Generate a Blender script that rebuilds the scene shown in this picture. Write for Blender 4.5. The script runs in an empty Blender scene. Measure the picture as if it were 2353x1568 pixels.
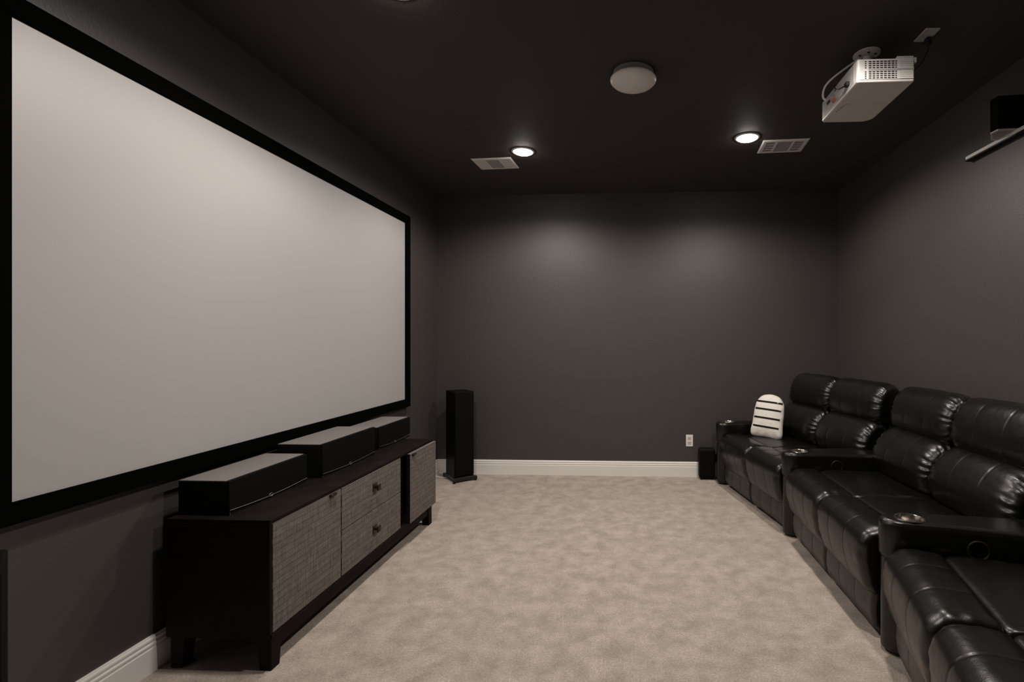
import bpy, bmesh, math, random
from math import sin, cos, pi, radians, hypot, atan2, exp, sqrt
from mathutils import Vector, Matrix
random.seed(7)
C = bpy.context.scene.collection

# ------------------------------------------------------------------ materials
def mat(name, col, rough=0.6, spec=0.5, metal=0.0, bump=None, var=None, sheen=0.0, coat=0.0):
    m = bpy.data.materials.new(name); m.use_nodes = True
    nt = m.node_tree; b = nt.nodes['Principled BSDF']
    b.inputs['Base Color'].default_value = (*col, 1)
    b.inputs['Roughness'].default_value = rough
    b.inputs['Specular IOR Level'].default_value = spec
    b.inputs['Metallic'].default_value = metal
    if sheen:
        b.inputs['Sheen Weight'].default_value = sheen
    if coat:
        b.inputs['Coat Weight'].default_value = coat
        b.inputs['Coat Roughness'].default_value = 0.15
    tc = nt.nodes.new('ShaderNodeTexCoord')
    if bump:
        scale, strength, dist = bump
        n = nt.nodes.new('ShaderNodeTexNoise'); n.inputs['Scale'].default_value = scale
        n.inputs['Detail'].default_value = 4
        nt.links.new(tc.outputs['Object'], n.inputs['Vector'])
        bp = nt.nodes.new('ShaderNodeBump'); bp.inputs['Strength'].default_value = strength
        bp.inputs['Distance'].default_value = dist
        nt.links.new(n.outputs['Fac'], bp.inputs['Height'])
        nt.links.new(bp.outputs['Normal'], b.inputs['Normal'])
    if var:
        scale, lo, hi = var
        n = nt.nodes.new('ShaderNodeTexNoise'); n.inputs['Scale'].default_value = scale
        n.inputs['Detail'].default_value = 5
        nt.links.new(tc.outputs['Object'], n.inputs['Vector'])
        r = nt.nodes.new('ShaderNodeValToRGB')
        r.color_ramp.elements[0].position = 0.35; r.color_ramp.elements[1].position = 0.65
        r.color_ramp.elements[0].color = (*[c * lo for c in col], 1)
        r.color_ramp.elements[1].color = (*[c * hi for c in col], 1)
        nt.links.new(n.outputs['Fac'], r.inputs['Fac'])
        nt.links.new(r.outputs['Color'], b.inputs['Base Color'])
    return m

def emit(name, col, s):
    m = bpy.data.materials.new(name); m.use_nodes = True
    b = m.node_tree.nodes['Principled BSDF']
    b.inputs['Base Color'].default_value = (0.8, 0.8, 0.8, 1)
    b.inputs['Emission Color'].default_value = (*col, 1)
    b.inputs['Emission Strength'].default_value = s
    return m

def carpet_mat():
    m = bpy.data.materials.new('beige cut pile carpet'); m.use_nodes = True
    nt = m.node_tree; b = nt.nodes['Principled BSDF']; L = nt.links.new
    b.inputs['Roughness'].default_value = 1.0; b.inputs['Specular IOR Level'].default_value = 0.05
    b.inputs['Sheen Weight'].default_value = 0.15; b.inputs['Sheen Roughness'].default_value = 0.6
    tc = nt.nodes.new('ShaderNodeTexCoord')
    def noise(s, d, rough=0.6):
        n = nt.nodes.new('ShaderNodeTexNoise'); n.inputs['Scale'].default_value = s
        n.inputs['Detail'].default_value = d; n.inputs['Roughness'].default_value = rough
        L(tc.outputs['Object'], n.inputs['Vector']); return n
    a = noise(9.5, 7, 0.66); f = noise(130, 3, 0.7); g = noise(420, 2, 0.7)
    ra = nt.nodes.new('ShaderNodeValToRGB')
    ra.color_ramp.elements[0].position = 0.36; ra.color_ramp.elements[1].position = 0.64
    ra.color_ramp.elements[0].color = (0.445, 0.378, 0.322, 1)
    ra.color_ramp.elements[1].color = (0.64, 0.556, 0.482, 1)
    L(a.outputs['Fac'], ra.inputs['Fac'])
    rf = nt.nodes.new('ShaderNodeValToRGB')
    rf.color_ramp.elements[0].position = 0.3; rf.color_ramp.elements[1].position = 0.7
    rf.color_ramp.elements[0].color = (0.60, 0.60, 0.60, 1); rf.color_ramp.elements[1].color = (1.32, 1.32, 1.32, 1)
    L(f.outputs['Fac'], rf.inputs['Fac'])
    mx = nt.nodes.new('ShaderNodeMix'); mx.data_type = 'RGBA'; mx.blend_type = 'MULTIPLY'
    mx.inputs['Factor'].default_value = 0.75
    L(ra.outputs['Color'], mx.inputs['A']); L(rf.outputs['Color'], mx.inputs['B'])
    L(mx.outputs['Result'], b.inputs['Base Color'])
    ad = nt.nodes.new('ShaderNodeMath'); ad.operation = 'ADD'
    L(f.outputs['Fac'], ad.inputs[0]); L(g.outputs['Fac'], ad.inputs[1])
    ad2 = nt.nodes.new('ShaderNodeMath'); ad2.operation = 'ADD'
    L(ad.outputs[0], ad2.inputs[0]); L(a.outputs['Fac'], ad2.inputs[1])
    bp = nt.nodes.new('ShaderNodeBump'); bp.inputs['Strength'].default_value = 0.7
    bp.inputs['Distance'].default_value = 0.008
    L(ad2.outputs[0], bp.inputs['Height']); L(bp.outputs['Normal'], b.inputs['Normal'])
    return m

def reclaimed_mat():
    """grey weathered wood strips of uneven length laid in rows (object Y along, Z up)"""
    m = bpy.data.materials.new('grey weathered wood strips'); m.use_nodes = True
    nt = m.node_tree; b = nt.nodes['Principled BSDF']; L = nt.links.new
    b.inputs['Roughness'].default_value = 0.75; b.inputs['Specular IOR Level'].default_value = 0.25
    tc = nt.nodes.new('ShaderNodeTexCoord'); sp = nt.nodes.new('ShaderNodeSeparateXYZ')
    cb = nt.nodes.new('ShaderNodeCombineXYZ')
    L(tc.outputs['Object'], sp.inputs[0]); L(sp.outputs['Y'], cb.inputs['X']); L(sp.outputs['Z'], cb.inputs['Y'])
    br = nt.nodes.new('ShaderNodeTexBrick')
    br.offset = 0.37; br.offset_frequency = 3; br.squash = 1.7; br.squash_frequency = 2
    br.inputs['Scale'].default_value = 1.0
    br.inputs['Brick Width'].default_value = 0.23; br.inputs['Row Height'].default_value = 0.0285
    br.inputs['Mortar Size'].default_value = 0.0011; br.inputs['Mortar Smooth'].default_value = 0.2
    br.inputs['Bias'].default_value = 0.0
    br.inputs['Color1'].default_value = (0.138, 0.123, 0.110, 1)
    br.inputs['Color2'].default_value = (0.160, 0.144, 0.128, 1)
    br.inputs['Mortar'].default_value = (0.055, 0.044, 0.036, 1)
    L(cb.outputs[0], br.inputs['Vector'])
    mp = nt.nodes.new('ShaderNodeMapping'); mp.inputs['Scale'].default_value = (60, 7, 55)
    L(tc.outputs['Object'], mp.inputs['Vector'])
    n = nt.nodes.new('ShaderNodeTexNoise'); n.inputs['Scale'].default_value = 1.6; n.inputs['Detail'].default_value = 6
    n.inputs['Roughness'].default_value = 0.75
    L(mp.outputs[0], n.inputs['Vector'])
    # saw marks across the strips
    mp2 = nt.nodes.new('ShaderNodeMapping'); mp2.inputs['Scale'].default_value = (10, 170, 12)
    L(tc.outputs['Object'], mp2.inputs['Vector'])
    n2 = nt.nodes.new('ShaderNodeTexNoise'); n2.inputs['Scale'].default_value = 1.0; n2.inputs['Detail'].default_value = 2
    L(mp2.outputs[0], n2.inputs['Vector'])
    avg = nt.nodes.new('ShaderNodeMath'); avg.operation = 'ADD'
    L(n.outputs['Fac'], avg.inputs[0]); L(n2.outputs['Fac'], avg.inputs[1])
    r = nt.nodes.new('ShaderNodeMapRange'); r.inputs['From Min'].default_value = 0.7; r.inputs['From Max'].default_value = 1.3
    r.inputs['To Min'].default_value = 0.6; r.inputs['To Max'].default_value = 1.35
    L(avg.outputs[0], r.inputs['Value'])
    mx = nt.nodes.new('ShaderNodeMix'); mx.data_type = 'RGBA'; mx.blend_type = 'MULTIPLY'; mx.inputs['Factor'].default_value = 1
    L(br.outputs['Color'], mx.inputs['A']); L(r.outputs['Result'], mx.inputs['B'])
    L(mx.outputs['Result'], b.inputs['Base Color'])
    iv = nt.nodes.new('ShaderNodeMath'); iv.operation = 'SUBTRACT'
    L(avg.outputs[0], iv.inputs[0]); L(br.outputs['Fac'], iv.inputs[1])
    bp = nt.nodes.new('ShaderNodeBump'); bp.inputs['Strength'].default_value = 0.35; bp.inputs['Distance'].default_value = 0.003
    L(iv.outputs[0], bp.inputs['Height']); L(bp.outputs['Normal'], b.inputs['Normal'])
    return m

def leather_mat():
    m = bpy.data.materials.new('black leather'); m.use_nodes = True
    nt = m.node_tree; b = nt.nodes['Principled BSDF']; L = nt.links.new
    b.inputs['Base Color'].default_value = (0.0030, 0.0026, 0.0023, 1)
    b.inputs['Specular IOR Level'].default_value = 0.56
    tc = nt.nodes.new('ShaderNodeTexCoord')
    n = nt.nodes.new('ShaderNodeTexNoise'); n.inputs['Scale'].default_value = 9; n.inputs['Detail'].default_value = 5
    n.inputs['Roughness'].default_value = 0.55
    v = nt.nodes.new('ShaderNodeTexVoronoi'); v.inputs['Scale'].default_value = 330
    L(tc.outputs['Object'], n.inputs['Vector']); L(tc.outputs['Object'], v.inputs['Vector'])
    b1 = nt.nodes.new('ShaderNodeBump'); b1.inputs['Strength'].default_value = 0.16; b1.inputs['Distance'].default_value = 0.02
    b2 = nt.nodes.new('ShaderNodeBump'); b2.inputs['Strength'].default_value = 0.08; b2.inputs['Distance'].default_value = 0.0015
    L(n.outputs['Fac'], b1.inputs['Height']); L(v.outputs['Distance'], b2.inputs['Height'])
    L(b1.outputs['Normal'], b2.inputs['Normal']); L(b2.outputs['Normal'], b.inputs['Normal'])
    n3 = nt.nodes.new('ShaderNodeTexNoise'); n3.inputs['Scale'].default_value = 25
    L(tc.outputs['Object'], n3.inputs['Vector'])
    r = nt.nodes.new('ShaderNodeMapRange'); r.inputs['To Min'].default_value = 0.27; r.inputs['To Max'].default_value = 0.37
    L(n3.outputs['Fac'], r.inputs['Value']); L(r.outputs['Result'], b.inputs['Roughness'])
    return m

WALL = mat('charcoal wall paint', (0.056, 0.0495, 0.047), 0.50, 0.55, bump=(130, 0.22, 0.004))
CEIL = mat('black ceiling paint', (0.055, 0.049, 0.046), 0.7, 0.3, bump=(120, 0.3, 0.004))
TRIM = mat('white trim paint', (0.84, 0.82, 0.79), 0.4, 0.4)
CARPET = carpet_mat()
SCREEN = mat('matte projection cloth', (0.40, 0.395, 0.39), 0.48, 0.5)
VELVET = mat('black velvet frame', (0.0015, 0.0015, 0.0015), 0.95, 0.02)
LEATHER = leather_mat()
STITCH = mat('leather stitching', (0.05, 0.045, 0.04), 0.5)
PLASTIC = mat('black plastic', (0.012, 0.012, 0.012), 0.45, 0.4)
ESPRESSO = mat('espresso stained wood', (0.0095, 0.0066, 0.0056), 0.6, 0.08, bump=(40, 0.1, 0.002), var=(14, 0.8, 1.25))
STRIPS = reclaimed_mat()
GRILLE = mat('black speaker cloth', (0.0062, 0.0062, 0.0058), 0.95, 0.05, bump=(900, 0.4, 0.001))
TOPSHEEN = mat('dark top with painted grey sheen', (0.17, 0.155, 0.148), 0.55, 0.4, var=(420, 0.75, 1.25))  # light sheen on the dark speaker tops, put into a speckled grey colour
BLACKASH = mat('black vinyl cabinet', (0.006, 0.006, 0.006), 0.6, 0.12)
GLOSS = mat('black gloss cabinet', (0.0025, 0.0025, 0.0025), 0.45, 0.08)
STEEL = mat('brushed steel', (0.62, 0.58, 0.53), 0.22, 0.5, 1.0)
SILVER = mat('silver trim', (0.40, 0.39, 0.38), 0.45, 0.5, 1.0)
BRONZE = mat('dark bronze', (0.055, 0.043, 0.032), 0.4, 0.5, 0.8)
WHITEPL = mat('white plastic', (0.82, 0.80, 0.78), 0.38, 0.5)
WHITEPL2 = mat('matte white plastic', (0.56, 0.54, 0.52), 0.55, 0.35)
HOUSING = mat('white projector shell', (0.72, 0.70, 0.68), 0.4, 0.4)
DARKSLOT = mat('dark slot', (0.02, 0.02, 0.02), 0.8, 0.2)
VENTW = mat('white vent enamel', (0.80, 0.78, 0.76), 0.4, 0.4)
VENTG = mat('vent louvre shade grey', (0.36, 0.345, 0.335), 0.5, 0.4)
OPAL = mat('opal glass', (0.88, 0.85, 0.84), 0.3, 0.4)
PAN = mat('grey enamel', (0.30, 0.30, 0.305), 0.5, 0.4)
ORANGE = mat('orange plastic', (0.75, 0.13, 0.02), 0.4)
NAVY = mat('navy plastic', (0.03, 0.03, 0.09), 0.4)
CUSHW = mat('off white cotton', (0.82, 0.78, 0.71), 0.85, 0.2, bump=(60, 0.35, 0.006), sheen=0.2)
CUSHB = mat('black printed cotton', (0.012, 0.011, 0.012), 0.8, 0.2)
LENS = emit('lit frosted lens', (1.0, 0.93, 0.86), 60)

# ------------------------------------------------------------------ helpers
def tag(o, label=None, cat=None, group=None, kind=None):
    if label: o['label'] = label
    if cat: o['category'] = cat
    if group: o['group'] = group
    if kind: o['kind'] = kind
    return o

def empty(name, loc, rz=0.0):
    o = bpy.data.objects.new(name, None); C.objects.link(o)
    o.location = loc; o.rotation_euler = (0, 0, rz); o.empty_display_size = 0.1
    return o

def finish(name, bm, m, parent=None, smooth=True, bevel=0.0, seg=2, angle=40, normals=True):
    if normals: bmesh.ops.recalc_face_normals(bm, faces=bm.faces[:])
    me = bpy.data.meshes.new(name); bm.to_mesh(me); bm.free()
    for p in me.polygons: p.use_smooth = smooth
    if smooth and angle < 180:
        me.set_sharp_from_angle(angle=radians(angle))
    ms = m if isinstance(m, (list, tuple)) else [m]
    for k in ms: me.materials.append(k)
    o = bpy.data.objects.new(name, me); C.objects.link(o)
    if parent: o.parent = parent
    if bevel:
        md = o.modifiers.new('bevel', 'BEVEL'); md.width = bevel; md.segments = seg
        md.limit_method = 'ANGLE'; md.angle_limit = radians(35)
    return o

def B(bm, x0, x1, y0, y1, z0, z1, mi=0):
    v = [bm.verts.new(p) for p in ((x0,y0,z0),(x1,y0,z0),(x1,y1,z0),(x0,y1,z0),(x0,y0,z1),(x1,y0,z1),(x1,y1,z1),(x0,y1,z1))]
    for f in ((0,3,2,1),(4,5,6,7),(0,1,5,4),(1,2,6,5),(2,3,7,6),(3,0,4,7)):
        bm.faces.new([v[i] for i in f]).material_index = mi

def box(name, x0, x1, y0, y1, z0, z1, m, parent=None, bevel=0.0, seg=2):
    bm = bmesh.new(); B(bm, x0, x1, y0, y1, z0, z1)
    return finish(name, bm, m, parent, bevel=bevel, seg=seg)

def prism(bm, pts, z0, z1, mi=0):
    a = [bm.verts.new((p[0], p[1], z0)) for p in pts]; b = [bm.verts.new((p[0], p[1], z1)) for p in pts]
    n = len(pts)
    bm.faces.new(a[::-1]).material_index = mi; bm.faces.new(b).material_index = mi
    for i in range(n):
        bm.faces.new((a[i], a[(i+1) % n], b[(i+1) % n], b[i])).material_index = mi

def lathe(bm, prof, cx=0, cy=0, n=48, closed=False):
    rings = []
    for (r, z) in prof:
        if r < 1e-6: rings.append([bm.verts.new((cx, cy, z))])
        else: rings.append([bm.verts.new((cx + r*cos(2*pi*i/n), cy + r*sin(2*pi*i/n), z)) for i in range(n)])
    pairs = list(zip(rings, rings[1:]))
    if closed: pairs.append((rings[-1], rings[0]))
    for a, b in pairs:
        for i in range(n):
            j = (i+1) % n
            if len(a) == 1 and len(b) == 1: continue
            if len(a) == 1: bm.faces.new((a[0], b[j], b[i]))
            elif len(b) == 1: bm.faces.new((a[i], a[j], b[0]))
            else: bm.faces.new((a[i], a[j], b[j], b[i]))

def tube(bm, pts, r, n=10):
    P = [Vector(p) for p in pts]; rings = []
    up = Vector((0, 0, 1))
    for i, p in enumerate(P):
        t = (P[min(i+1, len(P)-1)] - P[max(i-1, 0)]).normalized()
        a = t.cross(up)
        if a.length < 1e-3: a = t.cross(Vector((0, 1, 0)))
        a.normalize(); b = t.cross(a).normalized()
        rings.append([bm.verts.new(p + a*r*cos(2*pi*k/n) + b*r*sin(2*pi*k/n)) for k in range(n)])
    for u, v in zip(rings, rings[1:]):
        for k in range(n): bm.faces.new((u[k], u[(k+1) % n], v[(k+1) % n], v[k]))
    bm.faces.new(rings[0][::-1]); bm.faces.new(rings[-1])

def spline(pts, per=8, closed=False):
    n = len(pts); out = []
    rng = range(n) if closed else range(n-1)
    for i in rng:
        if closed: p0, p1, p2, p3 = (pts[(i+k-1) % n] for k in range(4))
        else: p0, p1, p2, p3 = pts[max(i-1,0)], pts[i], pts[i+1], pts[min(i+2,n-1)]
        for k in range(per):
            t = k/per
            out.append(tuple(0.5*((2*b) + (c-a)*t + (2*a-5*b+4*c-d)*t*t + (3*b-a-3*c+d)*t**3) for a, b, c, d in zip(p0, p1, p2, p3)))
    if not closed: out.append(tuple(pts[-1]))
    return out

def resample(loop, n):
    L = [0]
    m = len(loop)
    for i in range(m):
        a, b = loop[i], loop[(i+1) % m]; L.append(L[-1] + hypot(b[0]-a[0], b[1]-a[1]))
    out = []; j = 0
    for k in range(n):
        s = L[-1]*k/n
        while L[j+1] < s: j += 1
        t = (s - L[j])/max(L[j+1]-L[j], 1e-9)
        a, b = loop[j % m], loop[(j+1) % m]
        out.append((a[0]+(b[0]-a[0])*t, a[1]+(b[1]-a[1])*t))
    return out

# ------------------------------------------------------------------ room shell
XL, XR, YB, YF, ZC = -1.88, 1.97, 4.725, -0.55, 2.72
T = 0.12
tag(box('floor', XL-T, XR+T, YF-T, YB+T, -0.1, 0.0, CARPET), 'beige cut pile carpet over the whole floor', kind='structure')
tag(box('ceiling', XL-T, XR+T, YF-T, YB+T, ZC, ZC+0.1, CEIL), 'black painted ceiling', kind='structure')
tag(box('wall_left', XL-T, XL, YF-T, YB+T, 0, ZC, WALL), 'charcoal wall behind the projection screen', kind='structure')
tag(box('wall_right', XR, XR+T, YF-T, YB+T, 0, ZC, WALL), 'charcoal wall behind the couch row', kind='structure')
tag(box('wall_back', XL, XR, YB, YB+T, 0, ZC, WALL), 'charcoal wall at the far end of the room', kind='structure')
tag(box('wall_front', XL, XR, YF-T, YF, 0, ZC, WALL), 'charcoal wall behind the viewer', kind='structure')

# baseboard profile: (distance from wall, height)
BP = [(0, 0), (0.016, 0), (0.016, 0.094), (0.0135, 0.097), (0.0135, 0.103), (0.0155, 0.106), (0.0155, 0.112),
      (0.0115, 0.116), (0.0115, 0.122), (0.0135, 0.125), (0.013, 0.131), (0.009, 0.136), (0.0075, 0.1405), (0, 0.1405)]
def baseboard(name, p0, p1, nrm, label):
    bm = bmesh.new(); rings = []
    for p in (p0, p1):
        rings.append([bm.verts.new((p[0]+nrm[0]*d, p[1]+nrm[1]*d, h)) for d, h in BP])
    n = len(BP)
    for i in range(n): bm.faces.new((rings[0][i], rings[0][(i+1) % n], rings[1][(i+1) % n], rings[1][i]))
    bm.faces.new(rings[0][::-1]); bm.faces.new(rings[1])
    tag(finish(name, bm, TRIM, smooth=False), label, kind='structure')
baseboard('baseboard_left', (XL, YF), (XL, YB), (1, 0), 'white moulded baseboard under the screen wall')
baseboard('baseboard_back', (XL, YB), (XR, YB), (0, -1), 'white moulded baseboard along the far wall')
baseboard('baseboard_right', (XR, YF), (XR, YB), (-1, 0), 'white moulded baseboard behind the couches')

# ------------------------------------------------------------------ ceiling lights
def can_light(x, y, label, beam=164):
    r = empty('recessed_light', (x, y, ZC))
    tag(r, label, 'ceiling light', 'recessed ceiling lights')
    bm = bmesh.new()
    lathe(bm, [(0.070, 0.0), (0.086, 0.0), (0.086, -0.003), (0.082, -0.006), (0.072, -0.007), (0.068, -0.004)], closed=True)
    finish('trim_ring', bm, WHITEPL, r)
    bm = bmesh.new()
    lathe(bm, [(0.0695, -0.001), (0.069, -0.006), (0.062, -0.013), (0.045, -0.019), (0.022, -0.0225), (0, -0.0235)])
    o = finish('lens', bm, LENS, r, angle=180); o['label'] = 'glowing frosted lens'
    ld = bpy.data.lights.new('lamp', 'SPOT'); ld.energy = POWER; ld.color = (1.0, 0.905, 0.822)
    ld.spot_size = radians(beam); ld.spot_blend = 0.45; ld.shadow_soft_size = 0.05
    lo = bpy.data.objects.new('lamp', ld); C.objects.link(lo); lo.parent = r; lo.location = (0, 0, -0.035)
POWER = 86
can_light(-0.796, 3.651, 'lit recessed ceiling light beside the vent nearest the screen wall')
can_light(0.823, 3.469, 'lit recessed ceiling light between the round dome light and the right vent')
can_light(-0.932, 1.92, 'lit recessed ceiling light nearest the camera, above the front of the screen', 159)
can_light(0.83, 1.78, 'lit recessed ceiling light above the nearest couch', 156)

# dome lamp
d = empty('dome_light', (0.021, 2.61, ZC))
tag(d, 'unlit round white flush-mount dome light in the middle of the ceiling', 'ceiling light')
bm = bmesh.new(); lathe(bm, [(0, 0), (0.108, 0), (0.108, -0.036), (0, -0.036)]); finish('mounting_pan', bm, PAN, d)
bm = bmesh.new()
lathe(bm, [(0.100, -0.030), (0.119, -0.030), (0.123, -0.036), (0.121, -0.043), (0.108, -0.056), (0.085, -0.067), (0.055, -0.075), (0.025, -0.079), (0, -0.080)], n=64)
finish('shade', bm, OPAL, d, angle=180)['label'] = 'frosted white glass shade'

# vents
def vent(x, y, rz, label, bright):
    r = empty('ceiling_vent', (x, y, ZC), rz); tag(r, label, 'vent', 'ceiling air vents')
    w, h = 0.160, 0.118
    bm = bmesh.new()
    lo = [(-w, -h), (w, -h), (w, h), (-w, h)]; li = [(-w+0.028, -h+0.028), (w-0.028, -h+0.028), (w-0.028, h-0.028), (-w+0.028, h-0.028)]
    def ring(pts, z): return [bm.verts.new((*p, z)) for p in pts]
    a = ring(lo, 0); b = ring(lo, -0.003); c = ring([(p[0]*0.94, p[1]*0.92) for p in lo], -0.008); e = ring(li, -0.008); f = ring(li, -0.001)
    for u, v in ((a, b), (b, c), (c, e), (e, f)):
        for i in range(4): bm.faces.new((u[i], u[(i+1) % 4], v[(i+1) % 4], v[i]))
    finish('frame', bm, VENTW, r, smooth=False)
    box('back_plate', -w+0.02, w-0.02, -h+0.02, h-0.02, -0.0012, -0.0002, DARKSLOT, r)
    yl = h-0.028
    for s in (-1, 1):
        bm = bmesh.new(); B(bm, s*0.058-0.006, s*0.058+0.006, -yl, yl, -0.008, -0.001)
        finish('divider_bar', bm, VENTW, r)
    bm = bmesh.new()
    n = 15
    for i in range(n):
        yy = -yl + (i+0.5)*2*yl/n
        v = [bm.verts.new(p) for p in ((-0.052, yy-0.0060, -0.0030), (0.052, yy-0.0060, -0.0030), (0.052, yy+0.0060, -0.0070), (-0.052, yy+0.0060, -0.0070))]
        bm.faces.new(v)
    finish('centre_louvres', bm, VENTG, r, smooth=False)
    for s in (-1, 1):
        bm = bmesh.new()
        x0, x1 = sorted((s*0.064, s*(w-0.028)))
        n = 7
        for i in range(n):
            xx = x0 + (i+0.5)*(x1-x0)/n
            v = [bm.verts.new(p) for p in ((xx-0.0042, -yl, -0.007), (xx+0.0032, -yl, -0.004), (xx+0.0032, yl, -0.004), (xx-0.0042, yl, -0.007))]
            bm.faces.new(v)
        for k in range(5):
            yy = -yl + k*2*yl/4*0.98
            B(bm, x0, x1, yy, yy+0.003, -0.0078, -0.003)
        finish('side_louvres', bm, VENTW, r, smooth=False)
    return r
vent(-1.070, 3.888, radians(-3.5), 'white ceiling air vent nearest the screen wall', 1)
vent(1.117, 3.630, radians(-4.0), 'white ceiling air vent on the couch side of the ceiling', 1)

# ------------------------------------------------------------------ projection screen on the left wall
s = empty('projection_screen', (XL, 2.675, 0.745))
tag(s, 'large blank light grey projection screen in a black frame on the left wall', 'projection screen')
def rel(o, root):      # keep world coordinates while parenting to an Empty that is only moved / turned
    o.parent = root; o.matrix_parent_inverse = (Matrix.Translation(root.location) @ root.rotation_euler.to_matrix().to_4x4()).inverted()
    return o
y0, y1, z0, z1 = 1.386, 3.965, 0.816, 2.270
bm = bmesh.new(); B(bm, XL+0.018, -1.846, y0-0.02, y1+0.02, z0-0.02, z1+0.02)
rel(finish('screen_surface', bm, SCREEN), s)['label'] = 'matte light grey projection surface'
bm = bmesh.new()
Y0, Y1, Z0, Z1 = 1.300, 4.054, 0.748, 2.340
def fr(poly):     # frame bar with a mitred outline, given in (y, z)
    prof = [XL+0.004, -1.838]
    a = [bm.verts.new((prof[0], p[0], p[1])) for p in poly]; b = [bm.verts.new((prof[1], p[0], p[1])) for p in poly]
    bm.faces.new(a[::-1]); bm.faces.new(b)
    for i in range(4): bm.faces.new((a[i], a[(i+1) % 4], b[(i+1) % 4], b[i]))
fr([(Y0, Z0), (Y1, Z0), (y1, z0), (y0, z0)]); fr([(Y1, Z0), (Y1, Z1), (y1, z1), (y1, z0)])
fr([(Y1, Z1), (Y0, Z1), (y0, z1), (y1, z1)]); fr([(Y0, Z1), (Y0, Z0), (y0, z0), (y0, z1)])
rel(finish('frame', bm, VELVET, bevel=0.003), s)
for yy in (1.7, 3.6):
    rel(box('wall_bracket', XL, XL+0.012, yy-0.05, yy+0.05, 2.24, 2.30, PLASTIC), s)

# ------------------------------------------------------------------ media console
c = empty('media_console', (-1.615, 2.655, 0))
tag(c, 'long espresso wood media console with grey weathered wood doors and drawers under the screen', 'cabinet')
cx0, cx1, cy0, cy1, cz0, cz1 = -1.825, -1.402, 1.858, 3.452, 0.130, 0.597
bm = bmesh.new()
B(bm, cx0, cx1, cy0, cy1, cz1-0.016, cz1)            # top
B(bm, cx0, cx1, cy0, cy1, cz0, cz0+0.018)            # bottom
B(bm, cx0, cx1, cy0-0.001, cy0+0.012, cz0, cz1-0.016)
B(bm, cx0, cx1, cy1-0.012, cy1, cz0+0.018, cz1-0.016)
B(bm, cx0, cx0+0.01, cy0+0.012, cy1-0.012, cz0+0.018, cz1-0.016)
B(bm, cx0+0.01, cx1-0.022, 2.322, 2.340, cz0+0.018, cz1-0.016)
B(bm, cx0+0.01, cx1-0.030, 2.955, 3.050, cz0+0.018, cz1-0.016)
rel(finish('body', bm, ESPRESSO, bevel=0.002), c)
def front(name, ya, yb, za, zb, xf, th=0.02):
    # object origin at the panel's lower near corner, so the strips run from there
    bm = bmesh.new(); B(bm, -th, 0, 0, yb-ya, 0, zb-za)
    o = finish(name, bm, STRIPS, bevel=0.0015); o.location = (xf, ya, za)
    o.parent = c; o.location = Vector((xf, ya, za)) - Vector(c.location)
    return o
d1 = front('door', 1.871, 2.327, 0.150, 0.579, cx1+0.002)
dr1 = front('drawer', 2.334, 2.950, 0.374, 0.579, cx1+0.002)
dr2 = front('drawer', 2.334, 2.950, 0.150, 0.370, cx1+0.002)
d3 = front('door', 3.030, 3.442, 0.146, 0.584, cx1+0.024)
# door edge (dark) of the far door, pulls and knobs
def child(o, par):
    o.parent = par; return o
box('edge_banding', -0.0205, 0.0003, -0.0015, 0.001, 0, 0.438, ESPRESSO, d3)
def pull(par, y, z):
    bm = bmesh.new(); B(bm, -0.004, 0.012, y-0.022, y+0.022, z-0.004, z+0.008)
    finish('pull_tab', bm, BRONZE, par, bevel=0.0015)['label'] = 'dark metal pull tab'
pull(d1, 0.385, 0.420); pull(d3, 0.05, 0.425)
def knob(par, y, z):
    bm = bmesh.new(); B(bm, 0, 0.005, y-0.021, y+0.021, z-0.021, z+0.021)
    B(bm, 0.005, 0.016, y-0.006, y+0.006, z-0.006, z+0.006)
    prev = None
    for (xx, w) in ((0.016, 0.008), (0.020, 0.015), (0.027, 0.016), (0.031, 0.011)):
        cur = [bm.verts.new((xx, y+sy*w, z+sz*w)) for sy, sz in ((-1,-1),(1,-1),(1,1),(-1,1))]
        if prev:
            for i in range(4): bm.faces.new((prev[i], prev[(i+1) % 4], cur[(i+1) % 4], cur[i]))
        else: bm.faces.new(cur[::-1])
        prev = cur
    bm.faces.new(prev)
    finish('knob', bm, BRONZE, par, bevel=0.001)['label'] = 'square dark metal knob'
knob(dr1, 2.644-2.334, 0.493-0.374); knob(dr2, 2.644-2.334, 0.263-0.150)
bm = bmesh.new()
B(bm, cx1-0.032, cx1-0.010, cy0+0.05, cy1-0.05, 0.074, cz0); B(bm, cx0+0.012, cx0+0.034, cy0+0.05, cy1-0.05, 0.074, cz0)
rel(finish('base_rail', bm, ESPRESSO, bevel=0.002), c)
for (xx, sx) in ((cx1-0.004, -1), (cx0+0.006, 1)):
    for (yy, sy) in ((cy0+0.012, 1), (cy1-0.012, -1)):
        bm = bmesh.new()
        a, b = 0.060, 0.048
        top = [bm.verts.new((xx+p*sx, yy+q*sy, cz0)) for p, q in ((0,0),(a,0),(a,a),(0,a))]
        bot = [bm.verts.new((xx+p*sx, yy+q*sy, 0.0)) for p, q in ((0,0),(b,0),(b,b),(0,b))]
        bm.faces.new(top); bm.faces.new(bot)
        for i in range(4): bm.faces.new((top[i], top[(i+1) % 4], bot[(i+1) % 4], bot[i]))
        rel(finish('leg', bm, ESPRESSO, bevel=0.003), c)

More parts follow.
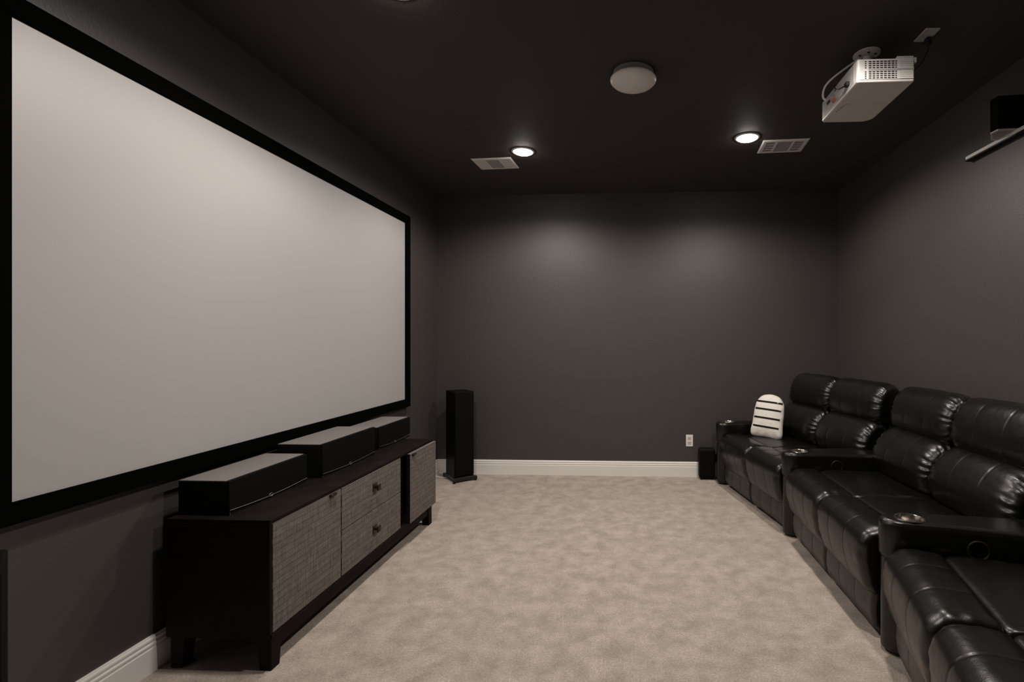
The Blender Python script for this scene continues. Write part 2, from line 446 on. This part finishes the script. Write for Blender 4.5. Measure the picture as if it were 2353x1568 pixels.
# ------------------------------------------------------------------ three box speakers on the console
def box_speaker(xb, xf, ya, yb, zb, zt, label):
    r = empty('box_speaker', ((xb+xf)/2, (ya+yb)/2, zb)); tag(r, label, 'speaker', 'box speakers on the console')
    g = 0.016
    rel(box('cabinet', xb, xf-g, ya, yb, zb+0.001, zt-0.004, BLACKASH, bevel=0.002), r)
    rel(box('top_panel', xb+0.001, xf-g-0.001, ya+0.001, yb-0.001, zt-0.004, zt, TOPSHEEN, bevel=0.0015), r)['label'] = 'dark speckled top panel with its lit sheen painted grey'
    # grille with an upward curved foot line
    N = 24
    def zc(t): return zb + 0.020 - 0.009*sin(pi*t)**1.0
    bm = bmesh.new(); lo = []; hi = []
    for xx in (xf-g, xf):
        lo.append([bm.verts.new((xx, ya+(yb-ya)*i/N, zc(i/N))) for i in range(N+1)])
        hi.append([bm.verts.new((xx, ya+(yb-ya)*i/N, zt-0.002)) for i in range(N+1)])
    for i in range(N):
        bm.faces.new((lo[0][i], hi[0][i], hi[0][i+1], lo[0][i+1])); bm.faces.new((lo[1][i], lo[1][i+1], hi[1][i+1], hi[1][i]))
        bm.faces.new((lo[0][i], lo[0][i+1], lo[1][i+1], lo[1][i])); bm.faces.new((hi[0][i], hi[1][i], hi[1][i+1], hi[0][i+1]))
    for k in (0, N): bm.faces.new((lo[0][k], lo[1][k], hi[1][k], hi[0][k]))
    rel(finish('grille', bm, GRILLE, bevel=0.002), r)
    bm = bmesh.new(); B(bm, xf-g, xf-0.002, ya+0.001, yb-0.001, zb+0.001, zb+0.0105)
    rel(finish('front_foot', bm, BLACKASH), r)
    bm = bmesh.new()
    tube(bm, [(xf+0.0005, ya+0.003, zb+0.003)] + [(xf+0.0005, ya+0.003+(yb-ya-0.006)*i/N, zc(i/N)) for i in range(N+1)], 0.0012, 6)
    rel(finish('trim_line', bm, SILVER), r)['label'] = 'thin silver trim line'
    bm = bmesh.new()
    ym = (ya+yb)/2 - 0.01; zm = zc(0.5)+0.003
    tube(bm, [(xf+0.0015, ym+0.012*cos(2*pi*k/20), zm+0.0065*sin(2*pi*k/20)) for k in range(21)], 0.0012, 6)
    rel(finish('emblem', bm, SILVER), r)['label'] = 'small silver ring emblem'
box_speaker(-1.815, -1.602, 1.900, 2.375, 0.597, 0.737, 'low box speaker on the end of the console nearest the camera')
box_speaker(-1.806, -1.566, 2.443, 2.962, 0.597, 0.769, 'taller middle box speaker on the console')
box_speaker(-1.815, -1.604, 3.085, 3.560-0.03, 0.597, 0.742, 'low box speaker at the far end of the console')

# ------------------------------------------------------------------ tower speakers
def tower(x, y, rz, label):
    r = empty('tower_speaker', (x, y, 0), rz); tag(r, label, 'speaker', 'black tower speakers')
    w, dp = 0.182, 0.245      # local: front is -Y
    box('cabinet', -w/2, w/2, 0.016, dp, 0.045, 0.828, GLOSS, r, bevel=0.004)
    box('grille', -w/2+0.003, w/2-0.003, 0.0, 0.016, 0.060, 0.824, GRILLE, r, bevel=0.005)
    bm = bmesh.new()
    # splayed plinth with a scooped front edge
    p = [(-w/2-0.022, -0.018), (-w/2+0.03, -0.004), (0, 0.0), (w/2-0.03, -0.004), (w/2+0.022, -0.018), (w/2+0.004, 0.03),
         (w/2, dp/2), (w/2+0.004, dp-0.02), (w/2+0.022, dp+0.022), (w/2-0.03, dp+0.006), (-w/2+0.03, dp+0.006), (-w/2-0.022, dp+0.022), (-w/2-0.004, dp-0.02), (-w/2, dp/2), (-w/2-0.004, 0.03)]
    prism(bm, p, 0.012, 0.045)
    finish('plinth', bm, PLASTIC, r, bevel=0.003)
    for px, py in ((-w/2-0.01, -0.008), (w/2+0.01, -0.008), (w/2+0.01, dp+0.01), (-w/2-0.01, dp+0.01)):
        bm = bmesh.new(); lathe(bm, [(0, 0), (0.009, 0), (0.012, 0.012), (0, 0.012)], px, py, 16); finish('foot', bm, PLASTIC, r)
tower(-1.356, 1.009, radians(140.5), 'black tower speaker at the left edge of the view, before the console')
tower(-1.511, 4.452, radians(39.5), 'black floor-standing tower speaker in the far corner beyond the console')

# white cable on the carpet behind the tower
bm = bmesh.new()
tube(bm, spline([(-1.905+0.03, 4.66, 0.10), (-1.862, 4.690, 0.070), (-1.850, 4.695, 0.045), (-1.868, 4.68, 0.022), (-1.872, 4.655, 0.010), (-1.84, 4.60, 0.006), (-1.79, 4.575, 0.0045), (-1.70, 4.585, 0.0045)], 8), 0.0042, 8)
tag(finish('speaker_cable', bm, WHITEPL, angle=180), 'thin white cable curling on the carpet behind the tower speaker', 'cable')

# small black box between couch and far wall
sb = empty('subwoofer', (0.725, 4.66, 0)); tag(sb, 'small black box-shaped speaker on the carpet between the far wall and the couch', 'speaker')
bm = bmesh.new(); B(bm, 0.652, 0.80, 4.605, 4.70, 0.012, 0.290)
rel(finish('cabinet', bm, BLACKASH, bevel=0.018, seg=4), sb)
bm = bmesh.new(); B(bm, 0.660, 0.792, 4.598, 4.606, 0.03, 0.272); rel(finish('grille', bm, GRILLE, bevel=0.003), sb)
for px in (0.672, 0.78):
    for py in (4.622, 4.684):
        bm = bmesh.new(); lathe(bm, [(0, 0), (0.009, 0), (0.009, 0.014), (0, 0.014)], px, py, 12); rel(finish('foot', bm, PLASTIC), sb)

# wall outlet
o = empty('wall_outlet', (0.575, YB, 0.343)); tag(o, 'white double power outlet low on the far wall', 'outlet')
bm = bmesh.new(); B(bm, -0.0335, 0.0335, -0.006, 0, -0.056, 0.056); finish('cover_plate', bm, WHITEPL, o, bevel=0.003)
for zz in (-0.021, 0.021):
    bm = bmesh.new(); B(bm, -0.0165, 0.0165, -0.0075, -0.004, zz-0.0145, zz+0.0145); ob = finish('receptacle', bm, WHITEPL2, o, bevel=0.002)
    for xx in (-0.006, 0.006):
        box('slot', xx-0.001, xx+0.001, -0.0079, -0.0070, zz-0.001, zz+0.008, DARKSLOT, ob)

# ------------------------------------------------------------------ projector
p = empty('projector', (1.14, 2.43, ZC)); tag(p, 'white projector hanging upside down from the ceiling on a pole mount', 'projector')
px0, px1, py0, py1, pz0, pz1 = 1.014, 1.266, 2.232, 2.640, 2.450, 2.556
def rrect(x0, x1, y0, y1, rs, n=8):
    out = []
    for (cx, cy, a0, r) in ((x0+rs[0], y0+rs[0], pi, rs[0]), (x1-rs[1], y0+rs[1], 1.5*pi, rs[1]), (x1-rs[2], y1-rs[2], 0, rs[2]), (x0+rs[3], y1-rs[3], pi/2, rs[3])):
        for k in range(n+1):
            a = a0 + pi/2*k/n; out.append((cx+r*cos(a), cy+r*sin(a)))
    return out
bm = bmesh.new()
prism(bm, rrect(px0, px1, py0, py1, (0.012, 0.012, 0.055, 0.016)), pz0, pz1)
body = rel(finish('housing', bm, HOUSING, bevel=0.009, seg=4), p)
bm = bmesh.new(); B(bm, px0+0.006, px1-0.004, 2.4372, 2.4384, pz0-0.0004, pz0+0.001); 
rel(finish('panel_seam', bm, WHITEPL2), p)
# side air grille (faces the camera)
bm = bmesh.new()
B(bm, 1.024, 1.258, py0-0.003, py0+0.001, pz0+0.010, pz1-0.010)
gr = rel(finish('side_panel', bm, WHITEPL2, bevel=0.0025), p)
nrow = 9
bm = bmesh.new()
for i in range(nrow):
    zz = pz0+0.0165 + i*(pz1-pz0-0.033)/(nrow-1)
    if i == 4: continue
    for k in range(9):
        xa = 1.046 + k*0.0165
        B(bm, xa, xa+(0.0065 if k in (0, 8) else 0.0125), py0-0.0036, py0-0.0028, zz-0.0026, zz+0.0026)
rel(finish('air_slots', bm, DARKSLOT), p)['label'] = 'dark air slots'
bm = bmesh.new()
for i in range(nrow):
    zz = pz0+0.0165 + i*(pz1-pz0-0.033)/(nrow-1)
    if i == 4: B(bm, 1.062, 1.258, py0-0.0040, py0-0.0025, zz-0.0042, zz+0.0042)
    else: B(bm, 1.198, 1.258, py0-0.0036, py0-0.0025, zz-0.005, zz-0.0036)
rel(finish('side_groove', bm, PAN), p)
# port side (faces the screen)
bm = bmesh.new(); B(bm, px0-0.001, px0+0.003, 2.262, 2.60, pz0+0.014, pz1-0.006)
rel(finish('port_panel', bm, WHITEPL2, bevel=0.001), p)
def port(name, y, z, w, h, m, dep=0.006, lab=None):
    bm = bmesh.new(); B(bm, px0-dep, px0+0.001, y-w/2, y+w/2, z-h/2, z+h/2); q = rel(finish(name, bm, m, bevel=0.001), p)
    if lab: q['label'] = lab
port('video_port', 2.540, 2.511, 0.030, 0.013, NAVY, 0.007, 'dark blue video port')
port('audio_port', 2.475, 2.487, 0.024, 0.013, ORANGE, 0.009, 'orange port cover')
port('round_port', 2.462, 2.533, 0.012, 0.010, DARKSLOT, 0.002)
port('power_plug', 2.318, 2.486, 0.026, 0.018, PLASTIC, 0.016, 'black power plug')
bm = bmesh.new(); tube(bm, spline([(px0-0.012, 2.330, 2.486), (px0-0.020, 2.365, 2.490), (px0-0.018, 2.41, 2.510), (px0-0.012, 2.45, 2.545), (px0+0.004, 2.47, 2.562)], 8), 0.003, 8)
rel(finish('power_cord', bm, PLASTIC, angle=180), p)
# badge strokes on the underside: too small in the photo to read
bm = bmesh.new()
for i, (xx, yy, l) in enumerate(((1.040, 2.512, 0.010), (1.043, 2.494, 0.013), (1.046, 2.474, 0.016), (1.050, 2.455, 0.012), (1.056, 2.438, 0.012))):
    B(bm, xx-0.0030, xx+0.0030, yy-l/2, yy+l/2, pz0-0.0006, pz0+0.001)
rel(finish('badge', bm, PAN), p)['label'] = 'small grey badge lettering'
# foot and bracket on the upper near corner
bm = bmesh.new(); B(bm, 1.19, 1.262, 2.236, 2.262, pz1-0.002, pz1+0.010); B(bm, 1.256, 1.276, 2.238, 2.256, pz1-0.02, pz1+0.004)
rel(finish('adjustable_foot', bm, WHITEPL2, bevel=0.002), p)
# mount: oval ceiling plate with slots, pole, spider
bm = bmesh.new()
lathe(bm, [(0, 0), (0.062, 0), (0.062, -0.004), (0.050, -0.012), (0.022, -0.016), (0, -0.016)])
mt = finish('ceiling_plate', bm, WHITEPL2, p); mt.location = (0.035, 0.055, 0)
for k in range(6):
    a = k*pi/3+0.3; bm = bmesh.new()
    B(bm, 0.04*cos(a)-0.006, 0.04*cos(a)+0.006, 0.04*sin(a)-0.003, 0.04*sin(a)+0.003, -0.0166, -0.0125)
    finish('screw_slot', bm, DARKSLOT, mt)
bm = bmesh.new(); lathe(bm, [(0, -0.014), (0.017, -0.014), (0.017, -0.165), (0, -0.165)]); q = finish('pole', bm, WHITEPL2, p); q.location = (0.035, 0.055, 0)
bm = bmesh.new(); B(bm, 1.06, 1.24, 2.30, 2.325, pz1, pz1+0.006); B(bm, 1.06, 1.24, 2.56, 2.585, pz1, pz1+0.006); B(bm, 1.155, 1.195, 2.30, 2.585, pz1+0.006, pz1+0.012)
rel(finish('mount_bracket', bm, WHITEPL2, bevel=0.002), p)
# white video cable looping from mount to port side
bm = bmesh.new()
tube(bm, spline([(1.15, 2.50, 2.708), (1.118, 2.512, 2.690), (1.068, 2.512, 2.655), (1.015, 2.520, 2.615), (0.992, 2.535, 2.588), (0.990, 2.556, 2.566), (0.998, 2.572, 2.548), (1.014, 2.577, 2.538)], 8), 0.0052, 8)
tag(finish('video_cable', bm, WHITEPL, angle=180), 'white cable looping from the ceiling mount into the projector', 'cable')
# ceiling outlet with black plug
e = empty('ceiling_outlet', (1.378, 2.337, ZC)); tag(e, 'white outlet plate on the ceiling above the projector with a black plug', 'outlet')
bm = bmesh.new(); B(bm, -0.0335, 0.0335, -0.050, 0.050, -0.006, 0); finish('cover_plate', bm, WHITEPL2, e, bevel=0.003)
pl = box('plug', 0.004, 0.028, 0.006, 0.034, -0.040, -0.006, PLASTIC, e, bevel=0.004); pl['label'] = 'black plug'
bm = bmesh.new(); tube(bm, spline([(0.016, 0.02, -0.038), (0.014, 0.022, -0.07), (-0.03, 0.03, -0.14), (-0.12, 0.05, -0.165), (-0.16, 0.06, -0.160)], 8), 0.003, 8)
finish('plug_cord', bm, PLASTIC, e, angle=180)

# ------------------------------------------------------------------ ledge and surround speaker on the right wall
l = empty('wall_ledge', (XR, 2.3, 2.333)); tag(l, 'thin black wall ledge with a pale front edge high on the right wall', 'shelf')
rel(box('shelf_board', 1.932, XR, 1.55, 2.920, 2.331, 2.350, PLASTIC, bevel=0.001), l)
rel(box('edge_strip', 1.928, 1.933, 1.55, 2.905, 2.337, 2.3545, WHITEPL, bevel=0.001), l)['label'] = 'pale edge strip'
w = empty('surround_speaker', (1.92, 2.60, 2.353)); tag(w, 'black surround speaker on the ledge high on the right wall', 'speaker')
fp = [(1.906, 2.678), (1.843, 2.592), (1.848, 2.546), (1.966, 2.536), (1.966, 2.678)]
bm = bmesh.new(); prism(bm, fp, 2.3625, 2.530); rel(finish('cabinet', bm, GRILLE, bevel=0.004), w)
def inset(fp, k):
    cx = sum(q[0] for q in fp)/len(fp); cy = sum(q[1] for q in fp)/len(fp)
    return [(cx+(q[0]-cx)*k, cy+(q[1]-cy)*k) for q in fp]
bm = bmesh.new(); prism(bm, inset(fp, 0.985), 2.3565, 2.3625); bp_ = rel(finish('bottom_plate', bm, WHITEPL2), w); bp_['label'] = 'pale bottom rim'
bm = bmesh.new(); prism(bm, inset(fp, 0.78), 2.3553, 2.3566); rel(finish('bottom_panel', bm, PAN), w)
bm = bmesh.new(); B(bm, 1.955, XR, 2.56, 2.65, 2.39, 2.47); rel(finish('wall_bracket', bm, PLASTIC), w)

# ------------------------------------------------------------------ curved row of reclining loveseats
def P(x, y, z):                         # unit coordinates: x = depth behind the front line, y = along the seat
    return (x, y, z)

def cushion(name, ctrl, d0, d1, parent, nu=110, nv=96, endk=0.42, edge=0.10, seams=(1/3, 2/3), wr=0.0, wseed=0, crown=0.0, seamdep=0.0022, front=None, fr=9.0, round_pow=2.2):
    prof = resample(spline(ctrl, 10, True), nv)
    cx = sum(q[0] for q in prof)/nv; cz = sum(q[1] for q in prof)/nv
    width = d1-d0
    # outward normals of the profile
    nrm = []
    area = sum(prof[i][0]*prof[(i+1) % nv][1]-prof[(i+1) % nv][0]*prof[i][1] for i in range(nv))
    sg = 1 if area > 0 else -1
    for i in range(nv):
        a, b = prof[i-1], prof[(i+1) % nv]; tx, tz = b[0]-a[0], b[1]-a[1]; l = hypot(tx, tz) or 1
        nrm.append((sg*tz/l, -sg*tx/l))
    rnd = random.Random(wseed); ph = [rnd.uniform(0, 6.28) for _ in range(8)]; fq = [rnd.uniform(0.75, 1.3) for _ in range(8)]
    us = []
    for i in range(nu+1):
        t = i/nu; us.append(0.5-0.5*cos(pi*t)*(0.45) - 0.5*(1-2*t)*0.55)     # denser at the ends
    bm = bmesh.new(); rings = []
    for u in us:
        e = min(u, 1-u)*width
        k = min(1.0, e/edge); s = (1-(1-k)**round_pow)**(1/round_pow)
        sc = endk + (1-endk)*s
        side = 0 if u < 0.5 else 3
        ring = []
        for j in range(nv):
            x, z = prof[j]; nx, nz = nrm[j]
            off = 0.0
            for su in seams:
                dd = (u-su)*width
                off -= seamdep*exp(-(dd/0.0038)**2)
                off -= 0.0012*exp(-(dd/0.035)**2)
            off += crown*sin(pi*u)
            if wr:
                env = exp(-((e-0.028)/0.030)**2) + 0.35*exp(-max(0, e-0.03)/0.08)
                v = j/nv*2*pi
                off += wr*env*(0.55*sin(fr*fq[side]*v+ph[side]+6*u) + 0.45*sin(1.7*fr*fq[side+1]*v+ph[side+1]-14*u))
            # pull towards a shrunken profile at the ends
            dx, dz = (x-cx), (z-cz)
            lim = 0.075
            ln = hypot(dx, dz)
            shrink = (1-sc)*min(1.0, lim/max(ln, 1e-6)*1.0) if ln > lim else (1-sc)
            xx = x - dx*shrink + nx*off; zz = z - dz*shrink + nz*off
            ring.append(bm.verts.new(P(xx, d0+(d1-d0)*u, zz)))
        rings.append(ring)
    for a, b in zip(rings, rings[1:]):
        for j in range(nv): bm.faces.new((a[j], a[(j+1) % nv], b[(j+1) % nv], b[j]))
    for ring in (rings[0], rings[-1]):
        cv = bm.verts.new(sum((v.co for v in ring), Vector())/nv)
        for j in range(nv): bm.faces.new((ring[j], ring[(j+1) % nv], cv))
    return finish(name, bm, LEATHER, parent, angle=180)

ROLL = [(0.165, 0.452), (0.09, 0.476), (0.015, 0.470), (-0.034, 0.430), (-0.048, 0.360), (-0.036, 0.275), (-0.004, 0.195), (0.05, 0.180), (0.14, 0.21), (0.185, 0.33)]
FOOT = [(0.05, 0.222), (0.016, 0.205), (0.004, 0.13), (0.010, 0.06), (0.028, 0.032), (0.07, 0.03), (0.10, 0.10), (0.09, 0.20)]
SEAT = [(0.168, 0.40), (0.165, 0.437), (0.19, 0.457), (0.30, 0.462), (0.45, 0.458), (0.60, 0.450), (0.70, 0.44), (0.71, 0.39), (0.45, 0.375), (0.22, 0.375)]
LUMB = [(0.62, 0.435), (0.558, 0.462), (0.528, 0.53), (0.536, 0.6), (0.575, 0.675), (0.635, 0.728), (0.705, 0.74), (0.755, 0.7), (0.755, 0.55), (0.72, 0.45)]
HEAD = [(0.71, 0.715), (0.665, 0.742), (0.647, 0.8), (0.66, 0.885), (0.697, 0.958), (0.76, 1.0), (0.825, 0.985), (0.859, 0.92), (0.857, 0.8), (0.815, 0.725)]

WEDGE = 10.8         # degrees by which the far side of a wedge arm turns away
def arm_outline(g, wedge, x0=-0.035, x1=0.64, ya=0.540, yb=0.678):
    """plan outline with a half-round front; g grows the outline; the far side fans out by `wedge` degrees"""
    ya, yb = ya-g, yb+g; x0 = x0-g; hw = (yb-ya)/2; ym = (ya+yb)/2; ex = 0.085
    pts = []
    n = 16
    for k in range(n+1):
        a = pi/2 + pi*k/n
        pts.append((x0+ex + ex*cos(a), ym + hw*sin(a)))
    m = 10
    for k in range(1, m+1):
        pts.append((x0+ex+(x1-x0-ex)*k/m, ya+0.004*sin(pi*min(1, k/m*1.6))))
    for k in range(m, 0, -1):
        t = k/m; pts.append((x0+ex+(x1-x0-ex)*t, yb+math.tan(radians(wedge))*(x1-x0-ex)*t))
    return pts

def make_arm(parent, wedge):
    def place(bm): pass
    bm = bmesh.new(); prism(bm, arm_outline(-0.008, wedge), 0.015, 0.405)
    pn = finish('arm_panel', bm, LEATHER, parent, bevel=0.008, seg=3)
    # padded rest: stacked outlines, rounded at the top edge
    bm = bmesh.new(); rings = []
    base = arm_outline(0.0, wedge)
    cxm = sum(q[0] for q in base)/len(base)
    for (ins, z) in ((0.012, 0.398), (0.003, 0.404), (0.0, 0.415), (0.0, 0.535), (0.0025, 0.546), (0.004, 0.5475), (0.0045, 0.5490), (0.008, 0.555), (0.016, 0.5595), (0.030, 0.561)):
        ring = []
        n = len(base)
        for i, q in enumerate(base):
            p0, p1 = base[i-1], base[(i+1) % n]; tx, ty = p1[0]-p0[0], p1[1]-p0[1]; ll = hypot(tx, ty)
            ring.append(bm.verts.new((q[0]-ty/ll*ins if True else 0, q[1]+tx/ll*ins, z - 0.012*max(0, (q[0]-0.25))/0.55)))
        rings.append(ring)
    for u, v in zip(rings, rings[1:]):
        for i in range(len(u)): bm.faces.new((u[i], u[(i+1) % len(u)], v[(i+1) % len(u)], v[i]))
    bm.faces.new(rings[0][::-1]); bm.faces.new(rings[-1]); place(bm)
    ar = finish('armrest', bm, LEATHER, parent, angle=50)
    # cup hole
    CXL, CYL = 0.080, 0.607
    bm = bmesh.new(); lathe(bm, [(0, 0.47), (0.0525, 0.47), (0.0525, 0.60), (0, 0.60)], CXL, CYL, 40); place(bm)
    cut = finish('cut', bm, LEATHER, parent)
    md = ar.modifiers.new('hole', 'BOOLEAN'); md.operation = 'DIFFERENCE'; md.object = cut; md.solver = 'EXACT'
    bpy.context.view_layer.update()
    dg = bpy.context.evaluated_depsgraph_get()
    me = bpy.data.meshes.new_from_object(ar.evaluated_get(dg)); ar.modifiers.clear(); ar.data = me
    me.set_sharp_from_angle(angle=radians(50))
    bpy.data.objects.remove(cut)
    bm = bmesh.new()
    lathe(bm, [(0.052, 0.556), (0.057, 0.5615), (0.056, 0.5635), (0.052, 0.5635), (0.0495, 0.560), (0.0485, 0.50), (0.047, 0.478), (0, 0.476), (0, 0.472), (0.0515, 0.472)], CXL, CYL, 48); place(bm)
    finish('cup_holder', bm, STEEL, ar)['label'] = 'stainless steel cup holder'
    # round recliner release on the near side
    bm = bmesh.new()
    tube(bm, [(0.30+0.036*cos(2*pi*k/32), 0.5395, 0.478+0.036*sin(2*pi*k/32)) for k in range(33)], 0.0035, 8)
    place(bm); finish('release_ring', bm, PLASTIC, ar)['label'] = 'round black recliner release'
    return ar

def make_loveseat(wedge):
    r = empty('reclining_loveseat', (0, 0, 0))
    for s, (d0, d1) in enumerate(((-0.540, -0.018), (-0.012, 0.524))):
        cushion('front_roll', ROLL, d0, d1, r, endk=0.55, edge=0.055, wr=0.0018, wseed=3+s, crown=0.004)
        cushion('seat_cushion', SEAT, d0, d1, r, endk=0.6, edge=0.03, seams=(), wr=0.0015, wseed=5+s, crown=0.004, nu=60)
        cushion('footrest', FOOT, d0, d1, r, endk=0.6, edge=0.03, wr=0.001, wseed=9+s, nu=90, nv=48)
        cushion('lumbar_cushion', LUMB, (-0.602 if s == 0 else 0.003), (-0.003 if s == 0 else 0.602), r, endk=0.30, edge=0.11, wr=0.0040, wseed=21+s, seams=(0.33, 0.66), crown=0.006, fr=15)
        cushion('headrest', HEAD, (-0.602 if s == 0 else 0.003), (-0.003 if s == 0 else 0.602), r, endk=0.36, edge=0.10, wr=0.0034, wseed=31+s, seams=(0.33, 0.66), crown=0.006, fr=16)
    def arcbox(name, x0, x1, z0, z1, d0, d1, m, bev=0.006, n=16):
        bm = bmesh.new(); rs = []
        for i in range(n+1):
            dl = d0+(d1-d0)*i/n
            rs.append([bm.verts.new(P(*q)) for q in ((x0, dl, z0), (x1, dl, z0), (x1, dl, z1), (x0, dl, z1))])
        for a, b in zip(rs, rs[1:]):
            for k in range(4): bm.faces.new((a[k], a[(k+1) % 4], b[(k+1) % 4], b[k]))
        bm.faces.new(rs[0][::-1]); bm.faces.new(rs[-1])
        return finish(name, bm, m, r, bevel=bev)
    arcbox('base', 0.09, 0.80, 0.0, 0.37, -0.53, 0.53, PLASTIC)
    arcbox('back_panel', 0.77, 0.875, 0.03, 0.93, -0.575, 0.575, LEATHER, 0.02)
    make_arm(r, wedge)
    return r

mid = make_loveseat(WEDGE)
def copy_tree(o, parent=None):
    k = o.copy(); C.objects.link(k); k.parent = parent
    for ch in list(o.children): copy_tree(ch, k)
    return k
near = copy_tree(mid)
far = make_loveseat(0.0)
def put(o, x, y, ang): o.location = (x, y, 0); o.rotation_euler = (0, 0, radians(ang))
put(far, 0.937, 3.90, WEDGE); put(mid, 1.055, 2.725, 0.0); put(near, 0.940, 1.525, -14.0)
labs = ['black leather reclining loveseat at the far end of the row, holding the cushion',
        'black leather reclining loveseat in the middle of the row',
        'black leather reclining loveseat nearest the camera, cut off by the frame']
for o, lb in zip((far, mid, near), labs): tag(o, lb, 'sofa', 'row of black leather loveseats')

# ------------------------------------------------------------------ plain arched cushion on the far loveseat
cu = empty('throw_cushion', (1.178, 4.300, 0.468), atan2(-0.160, 0.208))
tag(cu, 'off-white arched throw cushion with black stripes leaning on the far loveseat', 'cushion')
W, H = 0.135, 0.365
def outline(t):      # closed outline, t in 0..1: straight sides, arched top
    pts = [(-W*0.98, 0.0), (0, -0.006), (W*0.98, 0.0), (W*1.0, 0.12), (W*0.97, 0.24), (W*0.86, 0.305), (W*0.55, 0.352), (0, H+0.004), (-W*0.55, 0.352), (-W*0.86, 0.305), (-W*0.97, 0.24), (-W*1.0, 0.12)]
    return pts
loop = []
raw = outline(0); loop = resample(spline(raw, 10, True), 96)
bm = bmesh.new()
NR = 16; cxz = (0, 0.17)
def shell(sign):
    rings = []
    for i in range(NR+1):
        k = i/NR
        row = []
        for j, q in enumerate(loop):
            x = cxz[0]+(q[0]-cxz[0])*k; z = cxz[1]+(q[1]-cxz[1])*k
            dpt = 0.052*(1-k**2.6)**0.6 + 0.0022*sin(j*0.9)*exp(-((k-0.9)/0.12)**2)
            row.append((x, sign*dpt, z))
        rings.append(row)
    return rings
front_r, back_r = shell(-1), shell(1)
edge = [bm.verts.new(q) for q in front_r[NR]]
for rr in (front_r, back_r):
    prev = edge
    for i in range(NR-1, 0, -1):
        cur = [bm.verts.new(q) for q in rr[i]]
        for j in range(96): bm.faces.new((prev[j], prev[(j+1) % 96], cur[(j+1) % 96], cur[j]))
        prev = cur
    cv = bm.verts.new((0, rr[0][0][1], cxz[1]))
    for j in range(96): bm.faces.new((prev[j], prev[(j+1) % 96], cv))
TILT = Matrix.Rotation(radians(-12), 4, 'X') @ Matrix.Rotation(radians(3), 4, 'Y')
bmesh.ops.transform(bm, matrix=TILT, verts=bm.verts[:])
finish('cover', bm, CUSHW, cu, angle=180)
def stripe(za, zb):
    bm = bmesh.new(); NX = 24; lo = []; hi = []
    def surf(x, z):
        # ratio of (x,z) to the outline along its ray
        ang = atan2(z-cxz[1], x); best = 1
        bj = min(range(96), key=lambda j: abs(((atan2(loop[j][1]-cxz[1], loop[j][0])-ang+pi) % (2*pi))-pi))
        R = hypot(loop[bj][0], loop[bj][1]-cxz[1]); k = min(0.985, hypot(x, z-cxz[1])/R)
        return -0.052*(1-k**2.6)**0.6 - 0.0012
    NZ = 4; grid = []
    for a in range(NZ+1):
        z = za+(zb-za)*a/NZ
        grid.append([bm.verts.new((x, surf(x, z), z)) for x in [(-0.115+0.23*i/NX) for i in range(NX+1)]])
    for a in range(NZ):
        for i in range(NX): bm.faces.new((grid[a][i], grid[a][i+1], grid[a+1][i+1], grid[a+1][i]))
    bmesh.ops.transform(bm, matrix=TILT, verts=bm.verts[:])
    finish('printed_stripe', bm, CUSHB, cu, angle=180)['label'] = 'black printed stripe'
for za in (0.075, 0.150, 0.225, 0.290): stripe(za, za+0.016)

# ------------------------------------------------------------------ world, camera, view
wd = bpy.data.worlds.new('World'); bpy.context.scene.world = wd; wd.use_nodes = True
wd.node_tree.nodes['Background'].inputs[0].default_value = (0, 0, 0, 1)
cam = bpy.data.cameras.new('Camera'); co = bpy.data.objects.new('Camera', cam); C.objects.link(co)
cam.sensor_fit = 'HORIZONTAL'; cam.sensor_width = 36; cam.lens = 1128/2353*36
cam.shift_x = -(1396.75-1176.5)/2353; cam.shift_y = -(784-783)/2353
cam.clip_start = 0.02
co.location = (0, 0, 1.30); co.rotation_euler = (radians(90), 0, radians(2.5))
sc = bpy.context.scene; sc.camera = co
sc.view_settings.view_transform = 'Standard'; sc.view_settings.look = 'None'
sc.view_settings.exposure = 0.0; sc.view_settings.gamma = 1.0; sc.view_settings.use_curve_mapping = False
sc.cycles.max_bounces = 10; sc.cycles.diffuse_bounces = 6; sc.cycles.use_denoising = True
